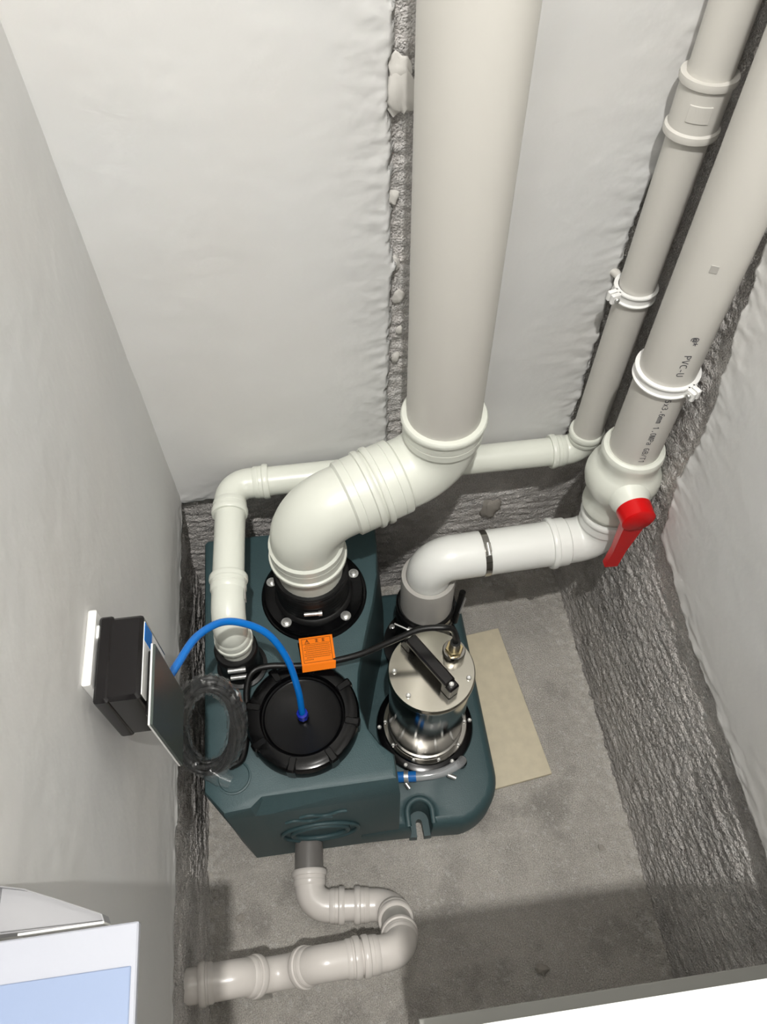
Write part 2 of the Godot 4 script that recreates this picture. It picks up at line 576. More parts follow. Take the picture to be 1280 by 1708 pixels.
# ---------------------------------------------------------------- the scene
func _ready() -> void:
	# camera
	var cam := Camera3D.new()
	cam.name = "camera"
	cam.transform = Transform3D(Basis(Vector3(0.991386, 0.0, 0.130975), Vector3(0.108327, 0.562082, -0.819957), Vector3(-0.073618, 0.827082, 0.557240)).orthonormalized(), Vector3(0, 1.596, 0))
	cam.fov = 67.05
	cam.near = 0.02
	add_child(cam)
	cam.make_current()
	# environment
	var we := WorldEnvironment.new()
	we.name = "environment"
	var env := Environment.new()
	env.background_mode = Environment.BG_COLOR
	env.background_color = Color(0.02, 0.02, 0.02)
	env.tonemap_mode = Environment.TONE_MAPPER_LINEAR
	env.tonemap_exposure = 0.895
	env.sdfgi_enabled = true
	env.ssao_enabled = true
	env.ssil_enabled = true
	we.environment = env
	add_child(we)
	materials()
	lamp(Vector3(0.03, 2.848, 0.26), 4.3, "round white ceiling downlight in front of the niche")
	lamp(Vector3(0.0, 2.848, -0.33), 0.35, "round white ceiling downlight over the niche itself")

	build_shell()
	build_tank()
	build_soil_pipe()
	build_vent_pipe()
	build_discharge()
	build_pump()
	build_drain()
	build_controls()
	build_cables()
	build_loose()

func lamp(at: Vector3, energy: float, label: String) -> void:
	var t := thing("ceiling_lamp", label, "lamp", at, "ceiling downlights")
	var mb := MB.new()
	mb.lathe(Transform3D(Basis.IDENTITY, at), [Vector2(0.0, -0.006), Vector2(0.02, -0.006)], 32)
	part(t, "diffuser", mb, M.lamp)
	mb = MB.new()
	mb.lathe(Transform3D(Basis.IDENTITY, at), [Vector2(0.0195, -0.005), Vector2(0.022, -0.007), Vector2(0.066, -0.009), Vector2(0.076, -0.006), Vector2(0.078, 0.002)], 32)
	part(t, "trim_ring", mb, M.white)
	var l := AreaLight3D.new()
	l.name = "light"
	l.area_size = Vector2(0.035, 0.035)
	l.light_energy = energy
	l.light_color = Color(1.0, 0.99, 0.972)
	l.shadow_enabled = true
	l.area_range = 8.0
	l.area_attenuation = 2.0
	l.rotation_degrees.x = -90
	t.add_child(l)
	l.position = Vector3(0, -0.012, 0)

# ---------------------------------------------------------------- tank
func inset(p: PackedVector2Array, d: float) -> PackedVector2Array:
	var o := PackedVector2Array()
	var s := 1.0 if Geometry2D.is_polygon_clockwise(p) else -1.0
	for k in p.size():
		var a := (p[k] - p[(k - 1 + p.size()) % p.size()]).normalized()
		var b := (p[(k + 1) % p.size()] - p[k]).normalized()
		var na := Vector2(-a.y, a.x) * s
		var nb := Vector2(-b.y, b.x) * s
		var m := (na + nb).normalized()
		o.append(p[k] - m * (-d) / maxf(m.dot(na), 0.4))
	# a clockwise outline has its inside on one hand only: keep whichever side is smaller
	var area := func(q: PackedVector2Array) -> float:
		var t := 0.0
		for k in q.size(): t += q[k].cross(q[(k + 1) % q.size()])
		return absf(t)
	if area.call(o) > area.call(p):
		for k in p.size(): o[k] = p[k] * 2.0 - o[k]
	return o

func arc2(c: Vector2, r: float, a0: float, a1: float, k: int) -> PackedVector2Array:
	var o := PackedVector2Array()
	for i in k + 1:
		var a := deg_to_rad(lerpf(a0, a1, float(i) / k))
		o.append(c + Vector2(cos(a), sin(a)) * r)
	return o

func build_tank() -> void:
	var t := thing("lifting_tank", "dark teal moulded plastic sewage tank on the concrete floor", "tank", Vector3(0, 0, -0.56))
	# upper shell, outline in x,z
	var low := PackedVector2Array([Vector2(-0.232, -0.80), Vector2(-0.226, -0.806), Vector2(0.08, -0.806), Vector2(0.089, -0.797), Vector2(0.087, -0.75), Vector2(0.080, -0.69), Vector2(0.066, -0.636), Vector2(0.050, -0.59), Vector2(0.037, -0.547), Vector2(0.026, -0.51), Vector2(0.021, -0.479), Vector2(0.021, -0.45), Vector2(0.030, -0.412), Vector2(0.046, -0.385), Vector2(0.066, -0.366), Vector2(0.068, -0.34), Vector2(0.068, -0.311), Vector2(-0.140, -0.308), Vector2(-0.160, -0.308), Vector2(-0.204, -0.308), Vector2(-0.234, -0.345)])
	var top := low.duplicate()
	top[16] = Vector2(0.066, -0.326); top[15] = Vector2(0.066, -0.345); top[17] = Vector2(-0.145, -0.325); top[18] = Vector2(-0.162, -0.311)
	var foot := inset(low, 0.004)
	for k in foot.size():
		if foot[k].x > -0.15 and k > 3 and k < 16: foot[k] = low[k] + Vector2(0.012, 0)
	foot[15] = Vector2(0.070, -0.34); foot[16] = Vector2(0.070, -0.311)
	var mid := low.duplicate()
	var mb := MB.new()
	mb.loft([[0.006, foot], [0.10, foot], [0.335, mid], [0.362, top], [0.368, inset(top, 0.0025)], [0.370, inset(top, 0.007)]])
	part(t, "shell", mb.smooth(32), M.tank)

	# pump deck with a rounded front corner and an anchor slot
	var deck := PackedVector2Array([Vector2(0.0, -0.80)])
	deck.append_array(arc2(Vector2(0.205, -0.735), 0.065, -90, 0, 8))
	deck.append_array(arc2(Vector2(0.175, -0.395), 0.095, 0, 84, 12))
	var slot := arc2(Vector2(0.112, -0.332), 0.019, 0, -180, 8)
	deck.append(Vector2(0.133, -0.3035)); deck.append(Vector2(0.131, -0.3035))
	deck.append_array(slot)
	deck.append(Vector2(0.093, -0.306)); deck.append(Vector2(0.0, -0.309))
	mb = MB.new()
	mb.loft([[0.004, inset(deck, 0.004)], [0.02, deck], [0.072, deck], [0.088, inset(deck, 0.004)], [0.097, inset(deck, 0.011)], [0.10, inset(deck, 0.018)]])
	part(t, "pump_deck", mb.smooth(34), M.tank)
	# floor of the anchor recess with the narrow slot
	mb = MB.new()
	var lug := PackedVector2Array([Vector2(0.091, -0.356), Vector2(0.133, -0.356), Vector2(0.133, -0.304)])
	lug.append(Vector2(0.119, -0.304)); lug.append_array(arc2(Vector2(0.112, -0.330), 0.006, 0, -180, 6)); lug.append(Vector2(0.105, -0.304)); lug.append(Vector2(0.091, -0.305))
	mb.loft([[0.003, lug], [0.03, lug]])
	part(t, "anchor_lug", mb, M.tank)
	# hooded rim round the recess
	mb = MB.new()
	var hood := []
	for q in arc2(Vector2(0.112, -0.334), 0.0235, 0, -180, 14): hood.append(Vector3(q.x, 0.099, q.y))
	hood.insert(0, Vector3(0.1355, 0.094, -0.312)); hood.append(Vector3(0.0885, 0.094, -0.312))
	mb.tube(hood, 0.0055, 10)
	part(t, "slot_rim", mb, M.tank)

	# round plug recess at the front left corner
	mb = MB.new()
	mb.lathe(Transform3D(Basis.IDENTITY, Vector3(-0.187, 0.3695, -0.362)), [Vector2(0.027, 0), Vector2(0.027, 0.003), Vector2(0.0245, 0.0035), Vector2(0.023, 0.001), Vector2(0.0, 0.001)], 32)
	part(t, "plug_boss", mb, M.tank)

	# moulded rings and waves on the front face
	var em := MB.new()
	for rr in [[0.066, 0.058, 0.0035], [0.048, 0.042, 0.0045]]:
		var ring := []
		for k in 48:
			var a := TAU * k / 48
			ring.append(Vector3(-0.070 + cos(a) * rr[0], 0.165 + sin(a) * rr[1], -0.3085))
		em.tube(ring, rr[2], 8, true)
	part(t, "moulded_ring", em, M.tank)
	em = MB.new()
	for w in [[-0.120, 0.262], [-0.095, 0.285]]:
		var wave := []
		for k in 17: wave.append(Vector3(w[0] + 0.075 * k / 16.0, w[1] + 0.007 * sin(k * 0.55), -0.3085))
		em.tube(wave, 0.003, 8)
	part(t, "moulded_wave", em, M.tank)

	# inlet flange with its ribbed rubber sleeve
	var fc := Vector3(-0.037, 0.370, -0.667)
	mb = MB.new()
	mb.lathe(Transform3D(Basis.IDENTITY, fc), [Vector2(0.092, -0.003), Vector2(0.094, 0.001), Vector2(0.092, 0.003), Vector2(0.0885, 0.003), Vector2(0.088, 0.012), Vector2(0.086, 0.014), Vector2(0.066, 0.014)], 56)
	var fl := part(t, "inlet_flange", mb, M.black)
	mb = MB.new()
	var prof := [Vector2(0.070, 0.013), Vector2(0.066, 0.020)]
	for k in 6:
		var y := 0.022 + k * 0.0095
		prof.append_array([Vector2(0.0615, y), Vector2(0.0645, y + 0.003), Vector2(0.0645, y + 0.005), Vector2(0.0615, y + 0.0085)])
	prof.append_array([Vector2(0.063, 0.086), Vector2(0.061, 0.089), Vector2(0.054, 0.089)])
	mb.lathe(Transform3D(Basis.IDENTITY, fc), prof, 48)
	part(fl, "rubber_sleeve", mb, M.rubber)
	for a in [48.6, 132, 199, -18, 270]:
		hex_bolt(fl, fc + Vector3(cos(deg_to_rad(a)) * 0.0775, 0.014, sin(deg_to_rad(a)) * 0.0775), Vector3.UP, 0.0062)
	mb = MB.new()
	mb.tube([fc + Vector3(-0.018, 0.056, 0.068), fc + Vector3(0.006, 0.056, 0.069)], 0.0036, 10)
	mb.lathe(along(fc + Vector3(0.006, 0.056, 0.069), Vector3.RIGHT), [Vector2(0.005, 0), Vector2(0.005, 0.006), Vector2(0, 0.006)], 6)
	part(fl, "clamp_screw", mb, M.zinc)

	# screw lid
	var lc := Vector3(-0.072, 0.366, -0.437)
	mb = MB.new()
	mb.lathe(Transform3D(Basis.IDENTITY, lc), [Vector2(0.0905, 0.0), Vector2(0.0905, 0.030), Vector2(0.087, 0.036), Vector2(0.080, 0.038), Vector2(0.068, 0.038), Vector2(0.0665, 0.036), Vector2(0.066, 0.027), Vector2(0.0635, 0.0255), Vector2(0.061, 0.0275), Vector2(0.058, 0.0265), Vector2(0.0, 0.027)], 64)
	var lid := part(t, "screw_lid", mb, M.black)
	for k in 8:
		var a := TAU * (k + 0.35) / 8
		mb = MB.new()
		mb.xf = Transform3D(Basis(Vector3.UP, -a), lc)
		mb.box(Vector3(0.0795, 0.0225, 0), Vector3(0.0265, 0.033, 0.015), 0.003)
		part(lid, "grip_rib", mb.smooth(30), M.black)
	# black pocket for the vent pipe
	var vc := Vector3(-0.168, 0.370, -0.545)
	mb = MB.new()
	mb.lathe(Transform3D(Basis.IDENTITY, vc), [Vector2(0.042, -0.002), Vector2(0.042, 0.006), Vector2(0.036, 0.008), Vector2(0.035, 0.018), Vector2(0.0325, 0.022), Vector2(0.0325, 0.052), Vector2(0.035, 0.056), Vector2(0.035, 0.075), Vector2(0.033, 0.078), Vector2(0.025, 0.078)], 40)
	var vs := part(t, "vent_sleeve", mb, M.rubber)
	for y in [0.040, 0.068]:
		mb = MB.new()
		mb.tube([vc + Vector3(-0.014, y, 0.036), vc + Vector3(0.014, y, 0.036)], 0.0042, 10)
		part(vs, "clamp_screw", mb, M.zinc)

# ---------------------------------------------------------------- large soil pipe
func build_soil_pipe() -> void:
	var t := thing("soil_pipe", "widest cream plastic pipe running down the back wall into the tank by two thick bends", "pipe", Vector3(0.187, 0, -0.736))
	var U := Vector3(0.187, 0.640, -0.736)
	var L := Vector3(-0.037, 0.612, -0.667)
	pipe(t, Vector3(0.168, 2.85, -0.736), U + Vector3(0, 0.06, 0), 0.055, M.pipe, "riser_pipe")
	var d := L - U
	var len_ := d.length()
	elbow(t, U, Vector3.UP, 0.105, d, len_ / 2 - 0.002, 0.0575, 0.042, M.fitting, "bend", 0.066)
	elbow(t, L, Vector3.DOWN, 0.108, -d, len_ / 2 - 0.002, 0.0575, 0.042, M.fitting, "bend", 0.066)
	pipe(t, U + d * 0.4, U + d * 0.6, 0.0598, M.fitting, "joining_pipe")
	pipe(t, L + Vector3(0, -0.07, 0), Vector3(L.x, 0.372, L.z), 0.055, M.fitting, "stub_pipe")

# ---------------------------------------------------------------- vent pipe
func build_vent_pipe() -> void:
	var t := thing("vent_pipe", "thinnest cream plastic pipe in the corner crossing the back wall behind the widest pipe", "pipe", Vector3(0.458, 0, -0.805))
	var A := Vector3(0.458, 0.533, -0.805)
	var B := Vector3(-0.157, 0.533, -0.805)
	var C := Vector3(-0.166, 0.533, -0.545)
	pipe(t, Vector3(0.470, 2.85, -0.805), A + Vector3(0.0, 0.03, 0), 0.025, M.pipe, "riser_pipe")
	elbow(t, A, Vector3.UP, 0.052, Vector3.LEFT, 0.058, 0.0265, 0.024, M.fitting, "bend")
	pipe(t, A + Vector3(-0.03, 0, 0), B + Vector3(0.03, 0, 0), 0.025, M.fitting, "cross_pipe")
	elbow(t, B, Vector3.RIGHT, 0.066, Vector3(-0.009, 0, 0.26), 0.062, 0.0265, 0.024, M.fitting, "bend")
	pipe(t, B + Vector3(0, 0, 0.03), C - Vector3(0, 0, 0.03), 0.025, M.fitting, "return_pipe")
	elbow(t, C, Vector3(0.009, 0, -0.26), 0.082, Vector3.DOWN, 0.062, 0.0265, 0.026, M.fitting, "bend")
	pipe(t, C - Vector3(0, 0.04, 0), Vector3(C.x, 0.40, C.z), 0.0252, M.fitting, "stub_pipe")
	var cy := 1.142
	var cc := Vector3(0.4612, cy, -0.805)
	var k := coupling(t, cc, Vector3.UP, 0.0288, 0.066, M.pipe)
	# moulded label pad on the coupling
	var mb := MB.new()
	for i in 7:
		var a := deg_to_rad(92.0 + i * 7.0)
		mb.xf = Transform3D(Basis(Vector3.UP, PI / 2 - a), cc + Vector3(cos(a), 0, sin(a)) * 0.0288)
		mb.box(Vector3.ZERO, Vector3(0.0042, 0.019, 0.0022), 0.0005)
	part(k, "moulded_pad", mb, M.pipe)
	# small printed label on the return pipe
	mb = MB.new()
	mb.box(Vector3(-0.1375, 0.537, -0.600), Vector3(0.0012, 0.012, 0.045), 0.0003)
	part(t, "paper_label", mb, M.grey_collar, "narrow grey printed label")

	clip(Vector3(0.4586, 0.882, -0.805), 0.025, Vector3(-0.96, 0, 0.28), "white plastic clip with a screw holding the thinnest riser to the back wall", Vector3(0.44, 0.882, -0.85))
	clip(Vector3(0.468, 0.853, -0.675), 0.0375, Vector3(0.44, 0, 0.90), "white plastic clip with a screw round the printed pipe beside the right wall", Vector3(0.525, 0.868, -0.690))

func clip(at: Vector3, r: float, lug_dir: Vector3, label: String, anchor: Vector3) -> void:
	var t := thing("pipe_clip", label, "pipe clip", at, "white pipe clips on the risers")
	var mb := MB.new()
	mb.lathe(Transform3D(Basis.IDENTITY, at), [Vector2(r, -0.0085), Vector2(r + 0.0055, -0.0085), Vector2(r + 0.0058, -0.0065), Vector2(r + 0.0028, -0.0055), Vector2(r + 0.0028, 0.0055), Vector2(r + 0.0058, 0.0065), Vector2(r + 0.0055, 0.0085), Vector2(r, 0.0085)], 44)
	part(t, "ring", mb, M.white)
	var d := lug_dir.normalized()
	mb = MB.new()
	mb.xf = Transform3D(Basis(d, Vector3.UP, d.cross(Vector3.UP)), at + d * (r + 0.009))
	mb.box(Vector3(0, 0, 0.0042), Vector3(0.016, 0.017, 0.0065), 0.002)
	mb.box(Vector3(0, 0, -0.0042), Vector3(0.016, 0.017, 0.0065), 0.002)
	part(t, "lug", mb.smooth(), M.white)
	var side := d.cross(Vector3.UP)
	if side.z < 0: side = -side
	screw(t, at + d * (r + 0.010) + side * 0.0074, side, 0.0038)
	mb = MB.new()
	var to := (anchor - at).normalized()
	mb.tube([at + to * (r + 0.002), anchor], 0.0065, 12)
	part(t, "wall_arm", mb, M.pipe)

# ---------------------------------------------------------------- pumped discharge with the ball valve
func print_on_pipe(parent: Node3D, s: String, y_top: float, size_: float, phi0: float) -> void:
	var tm := TextMesh.new()
	tm.text = s
	var f := SystemFont.new()
	f.font_names = PackedStringArray(["Droid Sans Mono"])
	tm.font = f
	tm.font_size = 24
	tm.pixel_size = size_ / 24.0
	tm.depth = 0.0004
	tm.curve_step = 2.0
	tm.horizontal_alignment = HORIZONTAL_ALIGNMENT_LEFT
	var arr := tm.get_mesh_arrays()
	var vv: PackedVector3Array = arr[Mesh.ARRAY_VERTEX]
	var nn: PackedVector3Array = arr[Mesh.ARRAY_NORMAL]
	var r := 0.0375
	for k in vv.size():
		var ph := phi0 - vv[k].y / r
		var rad := r + 0.0002 + vv[k].z * 0.5
		var dv := Vector3(cos(ph), 0, sin(ph))
		vv[k] = Vector3(0.468, y_top - vv[k].x, -0.675) + dv * rad
		nn[k] = dv
	var a2 := []
	a2.resize(Mesh.ARRAY_MAX)
	a2[Mesh.ARRAY_VERTEX] = vv
	a2[Mesh.ARRAY_NORMAL] = nn
	a2[Mesh.ARRAY_INDEX] = arr[Mesh.ARRAY_INDEX]
	var am := ArrayMesh.new()
	am.add_surface_from_arrays(Mesh.PRIMITIVE_TRIANGLES, a2)
	var o := MeshInstance3D.new()
	o.name = "printing"
	o.mesh = am
	o.material_override = M.ink
	parent.add_child(o, true)
	o.global_transform = Transform3D.IDENTITY
	o.set_meta("label", "dark grey printed lettering")

func build_discharge() -> void:
	var t := thing("discharge_pipe", "cream plastic pipe with printed lettering and a red-handled valve, bent down to the pump", "pipe", Vector3(0.468, 0, -0.675))
	var X := 0.468
	var Z := -0.675
	var rp := pipe(t, Vector3(X, 2.85, Z), Vector3(X, 0.63, Z), 0.0375, M.pipe, "riser_pipe")
	print_on_pipe(rp, "@*  PVC-U", 0.948, 0.0125, deg_to_rad(98))
	print_on_pipe(rp, "75x3.6mm 1.0MPa GB/T1", 0.845, 0.0112, deg_to_rad(98))
	# small stamped square higher up
	var mb := MB.new()
	var a := deg_to_rad(118)
	mb.xf = Transform3D(Basis(Vector3.UP, PI / 2 - a), Vector3(X, 1.045, Z) + Vector3(cos(a), 0, sin(a)) * 0.0376)
	mb.box(Vector3.ZERO, Vector3(0.009, 0.010, 0.0006), 0.0002)
	part(rp, "stamp", mb, M.grey_collar, "small grey stamped square")
	# ball valve
	mb = MB.new()
	mb.lathe(Transform3D(Basis.IDENTITY, Vector3(X, 0.02, Z)), [Vector2(0.036, 0.676), Vector2(0.041, 0.678), Vector2(0.0455, 0.676), Vector2(0.0475, 0.671), Vector2(0.0475, 0.666), Vector2(0.0455, 0.655), Vector2(0.0455, 0.640), Vector2(0.050, 0.634), Vector2(0.056, 0.624), Vector2(0.0585, 0.612), Vector2(0.0585, 0.602), Vector2(0.056, 0.590), Vector2(0.050, 0.578), Vector2(0.0465, 0.572), Vector2(0.0460, 0.545), Vector2(0.0475, 0.540), Vector2(0.0475, 0.531), Vector2(0.040, 0.529)].map(func(q): return q), 56)
	# the profile runs downwards: turn the faces outwards
	for k in range(0, mb.v.size(), 3):
		var q := mb.v[k + 1]; mb.v[k + 1] = mb.v[k + 2]; mb.v[k + 2] = q
		var qn := mb.n[k + 1]; mb.n[k + 1] = mb.n[k + 2]; mb.n[k + 2] = qn
	for k in mb.n.size(): mb.n[k] = -mb.n[k]
	var valve := part(t, "ball_valve", mb, M.fitting)
	var st := Vector3(0.02, 0.0, 1.0).normalized()
	var vc := Vector3(X - 0.006, 0.629, Z)
	mb = MB.new()
	mb.lathe(along(vc, st), [Vector2(0.034, 0.030), Vector2(0.030, 0.055), Vector2(0.026, 0.062), Vector2(0.026, 0.068), Vector2(0.0, 0.068)], 36)
	part(valve, "stem_boss", mb, M.fitting)
	mb = MB.new()
	mb.lathe(along(vc, st), [Vector2(0.022, 0.066), Vector2(0.0265, 0.066), Vector2(0.0255, 0.090), Vector2(0.022, 0.0925), Vector2(0.0, 0.0925)], 36)
	var hb := vc + st * 0.081
	var lev := MB.new()
	lev.xf = Transform3D(Basis(Vector3.BACK, deg_to_rad(-3)), hb)
	var wp := PackedVector2Array([Vector2(-0.017, 0.008), Vector2(0.017, 0.008), Vector2(0.017, -0.008), Vector2(-0.017, -0.008)])
	var wq := PackedVector2Array([Vector2(-0.011, 0.007), Vector2(0.011, 0.007), Vector2(0.011, -0.005), Vector2(-0.011, -0.005)])
	lev.loft([[-0.142, inset(wq, 0.002)], [-0.138, wq], [-0.09, wq], [-0.015, wp]])
	for k in lev.v.size(): mb.v.append(lev.v[k]); mb.n.append(lev.n[k])
	part(valve, "handle", mb, M.red, "red plastic lever handle")

	var E1 := Vector3(0.464, 0.452, -0.670)
	var E2 := Vector3(0.168, 0.452, -0.660)
	pipe(t, Vector3(X, 0.56, Z), Vector3(X, 0.50, Z), 0.0375, M.fitting, "stub_pipe")
	elbow(t, E1, Vector3(X - E1.x, 0.06, -0.003), 0.078, E2 - E1, 0.088, 0.040, 0.03, M.white_pipe, "bend", 0.042, false)
	mb = MB.new()
	mb.tube(bend(E1 + (E2 - E1).normalized() * 0.04, E2, Vector3(E2.x, 0.33, E2.z), 0.042, 18), 0.0395, 48)
	part(t, "cross_pipe", mb, M.white_pipe)
	mb = MB.new()
	mb.lathe(Transform3D(Basis.IDENTITY, Vector3(E2.x, 0, E2.z)), [Vector2(0.049, 0.26), Vector2(0.0488, 0.398), Vector2(0.048, 0.401), Vector2(0.0405, 0.401), Vector2(0.040, 0.39)], 48)
	part(t, "reducer_collar", mb, M.grey_collar, "grey-white reducing collar")

	# steel band round the cross pipe
	var hc := thing("hose_clamp", "stainless steel worm-drive clamp round the short white cross pipe", "hose clamp", Vector3(0.262, 0.452, -0.663))
	hose_clamp(hc, Vector3(0.262, 0.452, -0.6632), E2 - E1, 0.0397, 0.011, Vector3(0, 0.85, 0.3), M.steel)

# ---------------------------------------------------------------- pump
func build_pump() -> void:
	var P := Vector3(0.146, 0.10, -0.492)
	var t := thing("sewage_pump", "upright stainless steel motor pump with a black carrying handle on the tank deck", "pump", P)
	var T := Transform3D(Basis.IDENTITY, P)
	var mb := MB.new()
	mb.lathe(T, [Vector2(0.094, 0.0), Vector2(0.095, 0.006), Vector2(0.093, 0.012), Vector2(0.080, 0.016), Vector2(0.0, 0.016)], 64)
	var bf := part(t, "base_flange", mb, M.black)
	mb = MB.new()
	mb.lathe(T, [Vector2(0.0815, 0.016), Vector2(0.0815, 0.023), Vector2(0.080, 0.0245), Vector2(0.073, 0.0245), Vector2(0.072, 0.032), Vector2(0.068, 0.033)], 64)
	var ring := part(t, "clamp_ring", mb, M.steel)
	for k in 10:
		var a := TAU * (k + 0.2) / 10
		screw(ring, P + Vector3(cos(a) * 0.0768, 0.0245, sin(a) * 0.0768), Vector3.UP, 0.0034)
	for k in 6:
		var a := TAU * (k + 0.05) / 6
		screw(bf, P + Vector3(cos(a) * 0.0885, 0.0125, sin(a) * 0.0885), Vector3.UP, 0.0042)
	mb = MB.new()
	mb.lathe(T, [Vector2(0.0685, 0.024), Vector2(0.0685, 0.050), Vector2(0.0705, 0.056), Vector2(0.0705, 0.270)], 72)
	part(t, "motor_housing", mb, M.steel)
	mb = MB.new()
	mb.lathe(T, [Vector2(0.0706, 0.264), Vector2(0.0735, 0.266), Vector2(0.0740, 0.271), Vector2(0.0735, 0.277), Vector2(0.0715, 0.280), Vector2(0.0, 0.280)], 72)
	var cap := part(t, "cap", mb, M.brushed)
	for q in [Vector3(0.084, 0.38, -0.498), Vector3(0.101, 0.38, -0.453), Vector3(0.205, 0.38, -0.470)]:
		screw(cap, q, Vector3.UP, 0.0042)
	# handle: a raised bar with two feet
	var h0 := Vector3(0.113, 0.38, -0.545)
	var h1 := Vector3(0.171, 0.38, -0.449)
	var d := (h1 - h0).normalized()
	mb = MB.new()
	mb.xf = Transform3D(Basis(d, Vector3.UP, d.cross(Vector3.UP)), (h0 + h1) / 2)
	var hl := h0.distance_to(h1)
	var sl := PackedVector2Array()
	mb.box(Vector3(0, 0.031, 0), Vector3(hl * 0.92, 0.012, 0.021), 0.003)
	mb.box(Vector3(-hl / 2 + 0.004, 0.0155, 0), Vector3(0.022, 0.031, 0.021), 0.003)
	mb.box(Vector3(hl / 2 - 0.004, 0.0155, 0), Vector3(0.022, 0.031, 0.021), 0.003)
	var hd := part(t, "handle", mb.smooth(30), M.case, "black carrying handle")
	screw(hd, h1 + Vector3(0, 0.031, 0) - d * 0.002, Vector3.UP, 0.0046)
	screw(hd, h0 + Vector3(0, 0.031, 0) + d * 0.002, Vector3.UP, 0.0046)
	# cable gland
	var g := Vector3(0.187, 0.38, -0.515)
	mb = MB.new()
	mb.lathe(Transform3D(Basis.IDENTITY, g), [Vector2(0.0195, 0), Vector2(0.0195, 0.018), Vector2(0.018, 0.021), Vector2(0.013, 0.021), Vector2(0.0125, 0.012)], 30)
	var gl := part(t, "cable_gland", mb, M.steel)
	mb = MB.new()
	mb.lathe(Transform3D(Basis.IDENTITY, g), [Vector2(0.0155, 0.020), Vector2(0.0155, 0.026), Vector2(0.0145, 0.028), Vector2(0.0105, 0.028)], 6)
	part(gl, "brass_nut", mb, M.brass)
	mb = MB.new()
	mb.tube([g + Vector3(0, 0.01, 0), g + Vector3(0, 0.050, 0)], [0.0105, 0.0085], 18)
	part(gl, "strain_relief", mb, M.rubber)
	# rubber joint between pump outlet and discharge
	var o := Vector3(0.168, 0.10, -0.662)
	mb = MB.new()
	mb.lathe(Transform3D(Basis.IDENTITY, o), [Vector2(0.080, 0.0), Vector2(0.080, 0.014), Vector2(0.060, 0.018), Vector2(0.054, 0.024), Vector2(0.054, 0.150), Vector2(0.0565, 0.154), Vector2(0.0565, 0.170), Vector2(0.054, 0.174), Vector2(0.0545, 0.196), Vector2(0.052, 0.200), Vector2(0.048, 0.200)], 48)
	var jt := part(t, "outlet_sleeve", mb, M.rubber)
	for k in 4:
		var a := TAU * (k + 0.42) / 4
		hex_bolt(jt, o + Vector3(cos(a) * 0.070, 0.014, sin(a) * 0.070), Vector3.UP, 0.005)

	var c := thing("bolt_clamp", "steel bolt clamp with bright screw heads round the black rubber sleeve behind the pump", "hose clamp", o + Vector3(0, 0.186, 0))
	mb = MB.new()
	mb.lathe(Transform3D(Basis.IDENTITY, o), [Vector2(0.0548, 0.178), Vector2(0.0560, 0.178), Vector2(0.0560, 0.193), Vector2(0.0548, 0.193)], 48)
	part(c, "band", mb, M.case)
	mb = MB.new()
	mb.tube([o + Vector3(-0.064, 0.186, 0.032), o + Vector3(-0.015, 0.186, 0.064)], 0.0022, 8)
	part(c, "rod", mb, M.zinc)
	for q in [Vector3(-0.038, 0.186, 0.049), Vector3(-0.015, 0.186, 0.064)]:
		mb = MB.new()
		mb.lathe(along(o + q - Vector3(0.004, 0, 0.002), Vector3(0.85, 0, 0.5)), [Vector2(0.0, 0), Vector2(0.0065, 0.0005), Vector2(0.0065, 0.009), Vector2(0.0, 0.0095)], 10)
		part(c, "nut", mb, M.zinc)
	mb = MB.new()
	mb.tube([o + Vector3(0.052, 0.16, 0.03), o + Vector3(0.066, 0.235, 0.008)], 0.006, 12)
	var lt := part(c, "lever", mb, M.rubber)
	mb = MB.new()
	mb.tube([o + Vector3(0.060, 0.19, 0.028), o + Vector3(0.070, 0.225, 0.016)], 0.0022, 8)
	part(lt, "pin", mb, M.zinc)

	# short clear hose along the front of the pump
	var vh := thing("clear_hose", "short clear hose with blue end clamped at the foot of the steel pump", "hose", Vector3(0.145, 0.12, -0.395))
	var h := spline([Vector3(0.082, 0.142, -0.389), Vector3(0.12, 0.146, -0.385), Vector3(0.16, 0.148, -0.386), Vector3(0.192, 0.146, -0.397), Vector3(0.203, 0.135, -0.407)], 6)
	mb = MB.new()
	mb.tube(h, 0.0085, 18)
	part(vh, "tube", mb, M.clear)
	mb = MB.new()
	mb.tube([Vector3(0.071, 0.140, -0.391), Vector3(0.112, 0.145, -0.386)], 0.0098, 18)
	part(vh, "blue_end", mb, M.blue_clear, "blue hose end")
	mb = MB.new()
	mb.tube([Vector3(0.090, 0.1425, -0.389), Vector3(0.098, 0.1435, -0.388)], 0.0112, 18)
	mb.tube([Vector3(0.092, 0.128, -0.381), Vector3(0.098, 0.126, -0.371)], 0.0042, 10)
	part(vh, "clamp", mb, M.zinc)
	mb = MB.new()
	mb.lathe(Transform3D(Basis.IDENTITY, Vector3(0.203, 0.112, -0.407)), [Vector2(0.010, 0), Vector2(0.010, 0.012), Vector2(0.007, 0.015), Vector2(0.007, 0.028), Vector2(0.0, 0.028)], 14)
	part(vh, "nozzle", mb, M.black)
	mb = MB.new()
	mb.tube([Vector3(0.172, 0.128, -0.386), Vector3(0.186, 0.127, -0.378)], 0.0045, 10)
	part(vh, "clamp_screw", mb, M.zinc)

